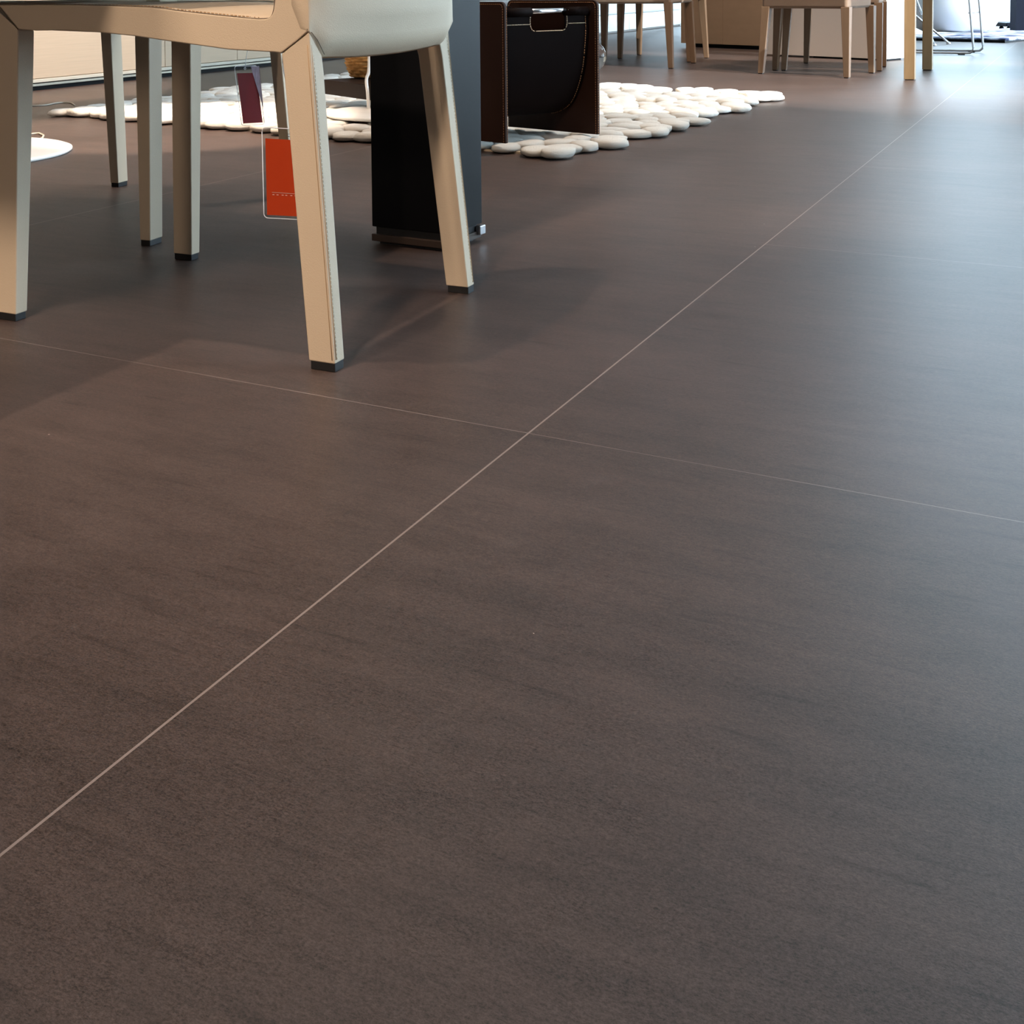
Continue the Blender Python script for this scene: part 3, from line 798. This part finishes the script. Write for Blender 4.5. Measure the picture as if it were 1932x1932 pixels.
# ------------------------------------------------------------------ far cabinets
def cab(name, label, cat, pl, pr, depth, h, m, plinth=.03, plm=None, inset_=.03, nd=3, cap=None):
    d = pr-pl; a = math.atan2(d.y, d.x)
    t = thing(name, label, cat, (pl.x, pl.y, 0), a); w = d.length
    obj('carcass', newbox(0, w, .02, depth, plinth, h), m, t, smooth=False, bevel=.001)
    obj('plinth', newbox(inset_, w-inset_*.3, inset_, depth, 0, plinth), plm or BLACKL, t, smooth=False)
    for k in range(nd): obj('door', newbox(k*w/nd+.0015, (k+1)*w/nd-.0015, 0, .02, plinth, h-.003), cap or m, t, smooth=False, bevel=.001)
    return t
cl_, cr_ = fl(1284.5, 88), fl(1540, 98.5)
cab('cabinet', 'bronze-fronted low cabinet beyond the taupe chairs', 'cabinet', cl_, cr_, .5, .85, BRONZE, .03)
gi, gj = fl(1527, 109), fl(1672, 115.5)
di = (gj-gi); ga = math.atan2(di.y, di.x)
GI = thing('island_cabinet', 'pale grey island cabinet with an end panel whitened as if window-lit left of the oak table legs', 'cabinet', (gi.x, gi.y, 0), ga)
wI = di.length; dI = .22
obj('plinth', newbox(.01, wI-.01, .03, dI-.03, 0, .02), BLACKL, GI, smooth=False)
obj('front_panel', newbox(-.35, wI, 0, .02, .012, .9), GREYP, GI, smooth=False, bevel=.001)
obj('end_panel', newbox(wI-.02, wI, .02, dI, .012, .9), PAINT, GI, smooth=False, bevel=.001)  # white colour stands in for window light on this side
obj('carcass', newbox(-.35, wI-.02, .02, dI, .02, .9), GREYP, GI, smooth=False)
tq = fl(1688, 77.5); tq2 = fl(1702, 77.5)
TG = thing('tall_panel', 'teal grey upright panel between the island cabinet and the window', 'panel', (tq.x, tq.y, 0), 0)
obj('board', newbox(0, tq2.x-tq.x, 0, .35, .01, 2.2), TEALG, TG, smooth=False, bevel=.002)
obj('shoe', newbox(.002, tq2.x-tq.x-.002, .01, .34, 0, .01), BLACKL, TG, smooth=False)
# white low platform sofa at the far left window
SO = thing('white_sofa', 'white low platform sofa in bright window light beyond the far chairs', 'sofa', ab(-4.38, 10.2), -TH)
obj('platform', newbox(-.85, 0, 0, 2.05, .02, .19), WHITEG, SO, smooth=False, bevel=.004)
obj('platform', newbox(-.85, 0, 2.06, 4.1, .02, .19), WHITEG, SO, smooth=False, bevel=.004)
obj('plinth', newbox(-.80, -.05, .05, 4.0, 0, .02), GREYP, SO, smooth=False)
obj('mattress', newbox(-.85, -.03, .02, 4.08, .19, .36), FABW, SO, bevel=.04, seg=4)
for y in (.95, 2.3): obj('armrest', newbox(-.80, -.01, y, y+.3, .30, .62), FABW, SO, bevel=.06, seg=5)

# ------------------------------------------------------------------ by the window: rug, round seat, sled stool, wire chair
r1, r2 = fl(1690, 75.5), fl(1896, 81)
ra2 = math.atan2((r2-r1).y, (r2-r1).x)
WR = thing('patterned_rug', 'thick blue and white patterned rug with a black edge by the window', 'rug', (r1.x, r1.y, 0), ra2)
wR = (r2-r1).length
obj('pile', newbox(0, wR, .012, 2.2, .010, .034), BLUERUG, WR, smooth=False, bevel=.004)
obj('black_border', newbox(0, wR, 0, 2.2, 0, .022), BLACKL, WR, smooth=False)
rs = fl(1840, 62, .034)
RS = thing('round_armchair', 'large white rounded armchair, washed out by daylight, on the patterned rug', 'armchair', (rs.x, rs.y+.45, .034))
bm = bmesh.new(); lathe(bm, [(0, 0), (.28, 0), (.34, .03), (.44, .2), (.47, .38), (.45, .52), (.41, .56), (.36, .52), (.33, .44), (.2, .40), (0, .39)], 56); obj('shell', bm, FABW, RS)
bm = bmesh.new(); lathe(bm, [(0, .40), (.25, .40), (.31, .43), (.31, .48), (.25, .51), (0, .515)], 40); obj('cushion', bm, FABW, RS)
# sled-base stool
sA, sB = fl(1838, 104), fl(1856, 99.5)
sdir2 = Vector((math.cos(math.radians(152)), math.sin(math.radians(152)), 0))
ST_ = thing('sled_stool', 'steel tube sled-base stool in front of the window rug', 'stool', (sA.x, sA.y, 0))
Ls = .62
for P in (Vector(), sB-sA):
    r = .0075
    pts_ = [P+Vector((.0, 0, 0))-sdir2*(-.065)+Vector((0, 0, .62))]
    a = P; b = P+sdir2*Ls; z = Vector((0, 0, 1))
    pth = [a+sdir2*.060+z*.62, a+sdir2*.03+z*.33, a+sdir2*.006+z*.055, a+sdir2*.010+z*.028, a+sdir2*.026+z*.014, a+sdir2*.05+z*.0125,
           b-sdir2*.05+z*.0125, b-sdir2*.026+z*.014, b-sdir2*.010+z*.028, b-sdir2*.006+z*.055, b-sdir2*.03+z*.33, b-sdir2*.06+z*.62]
    bm = bmesh.new(); tube(bm, pth, r, 10); fr = obj('sled_frame', bm, SATIN, ST_)
    for q_ in (.08, Ls-.08):
        bm = bmesh.new(); c_ = P+sdir2*q_; box(bm, c_.x-.02, c_.x+.02, c_.y-.01, c_.y+.01, 0, .008); obj('glide', bm, RUBBER, fr, smooth=False)
P2 = sB-sA
bm = bmesh.new(); tube(bm, [sdir2*.035+Vector((0, 0, .285)), P2+sdir2*.035+Vector((0, 0, .285))], .0055, 8); obj('cross_bar', bm, SATIN, ST_)
bm = bmesh.new(); q0 = [sdir2*.03, sdir2*(Ls-.03), P2+sdir2*(Ls-.03), P2+sdir2*.03]
hexa(bm, [v+Vector((0, 0, .615)) for v in q0], [v+Vector((0, 0, .65)) for v in q0]); obj('seat', bm, FABW, ST_, bevel=.01)
# wire chair with splayed rod legs
wa, wb = fl(1789.5, 83.5), fl(1762.5, 86.5)
WC = thing('wire_chair', 'chrome wire chair with crossed rod legs behind the oak table leg', 'chair', ((wa.x+wb.x)/2, (wa.y+wb.y)/2, 0))
wc = Vector(WC.location)
hub = wc+Vector((-.22, .16, .36))
legs_ = [wa, wb, wa+Vector((-.50, .22, 0)), wb+Vector((-.42, .30, 0))]
for k, p in enumerate(legs_):
    h2 = hub+Vector(((-.08, 0, 0), (.08, 0, 0), (.08, .05, 0), (-.08, .05, 0))[k])
    bm = bmesh.new(); tube(bm, [p-wc+Vector((0, 0, .012)), h2-wc], .0085, 8); lg = obj('leg', bm, CHROME, WC)
    bm = bmesh.new(); lathe(bm, [(0, 0), (.018, 0), (.018, .008), (.008, .018), (0, .02)], 16, p-wc); obj('glide', bm, CHROME, lg)
bm = bmesh.new(); hc = hub-wc
for k in range(9):
    x = -.2+.05*k; tube(bm, smoothpath([hc+Vector((x, -.2, .09)), hc+Vector((x*.8, 0, .02)), hc+Vector((x, .2, .10)), hc+Vector((x*1.05, .27, .38))]), .003, 6)
for k in range(7):
    y = -.2+.065*k; tube(bm, smoothpath([hc+Vector((-.22, y, .12)), hc+Vector((0, y, .03+abs(y)*.2)), hc+Vector((.22, y, .12))]), .003, 6)
obj('wire_seat', bm, CHROME, WC)
# black window post and the floor-spring foot beside it
pq = fl(1916.5, 64.5)
o = obj('trim_1', newbox(0, .45, 0, .12, 0, 2.9), DARKB, smooth=False); o.location = (pq.x, pq.y, 0); struct(o)
dq = fl(1899, 59)
DT = thing('planter_trolley', 'small dark trolley foot on castors beside the black window post', 'trolley', (dq.x, dq.y, 0))
obj('chassis', newbox(0, .20, 0, .25, .045, .085), DARKB, DT, smooth=False, bevel=.01)
for x, y in ((.04, .04), (.16, .04), (.04, .20), (.16, .20)):
    bm = bmesh.new(); lathe(bm, [(0, -.01), (.022, -.01), (.022, .01), (0, .01)], 20)
    bmesh.ops.rotate(bm, verts=bm.verts, cent=(0, 0, 0), matrix=Matrix.Rotation(math.pi/2, 3, 'X')); bmesh.ops.translate(bm, verts=bm.verts, vec=(x, y, .0225))
    obj('castor', bm, RUBBER, DT)

# ------------------------------------------------------------------ lights
WS = S.world = bpy.data.worlds.new('world'); WS.use_nodes = True
bg = WS.node_tree.nodes['Background']; bg.inputs[0].default_value = (.67, .85, 1.0, 1); bg.inputs[1].default_value = 11
def spot(loc, target, power, col=(1, .78, .61), size=65, blend=.5, rad=.035):
    l = bpy.data.lights.new('ceiling_or_fill_spot', 'SPOT'); l.energy = power; l.color = col; l.spot_size = math.radians(size); l.spot_blend = blend; l.shadow_soft_size = rad
    o = bpy.data.objects.new('ceiling_or_fill_spot', l); COL.objects.link(o); o.location = loc
    o.rotation_euler = (Vector(target)-Vector(loc)).to_track_quat('-Z', 'Y').to_euler()
    return o
spot((-.9, 3.9, 3.15), (-1.0, 4.35, 0), 900, size=26, blend=.35)             # pool of light on the rug's left edge
spot((-1.3, 5.2, 3.15), (-2.2, 6.1, .25), 760, size=34)                    # washes the sideboard
spot(uw(.34, -.25, 3.15), uw(.25, -.02), 160, size=56, rad=.03)             # over the near chair
spot(uw(-.45, -3.0, 3.15), uw(.15, .25, .1), 390, size=34, blend=.8, rad=.15)               # front chairs, from behind the camera
spot((2.3, 5.2, 3.15), (2.3, 6.3, 0), 480, size=60)                         # oak table
spot((.9, 3.6, 3.15), (.7, 4.2, 0), 320, size=74)                           # rug, right half
spot((1.9, 7.6, 3.15), (2.1, 9.0, .3), 240, size=48)                        # added to brighten the bronze cabinet
spot((3.4, 4.6, 3.15), (3.2, 5.6, 0), 160, size=70)
spot((-1.9, -.8, 3.15), (-1.1, 2.6, .1), 260, size=44, rad=.3)              # warm fill added for the dim leg faces, left
spot(uw(.75, -4.4, 2.2), uw(.45, .1, .25), 130, size=32, blend=.8, rad=.2)   # low fill added far behind the camera, reaching under the table
spot((-1.9, 3.0, 3.15), (-1.15, 3.75, 0), 330, size=34, blend=.7)            # added to warm and brighten the white lamp base
sun = bpy.data.lights.new('sun', 'SUN'); sun.energy = 8; sun.angle = .01; sun.color = (1, .97, .93)  # direct sun added to whiten the round armchair by the window
so = bpy.data.objects.new('sun', sun); COL.objects.link(so)
sd = (ab(1, -.35)).normalized()*math.cos(math.radians(27))+Vector((0, 0, math.sin(math.radians(27))))
so.rotation_euler = sd.to_track_quat('Z', 'Y').to_euler(); so.location = (8, 8, 8)
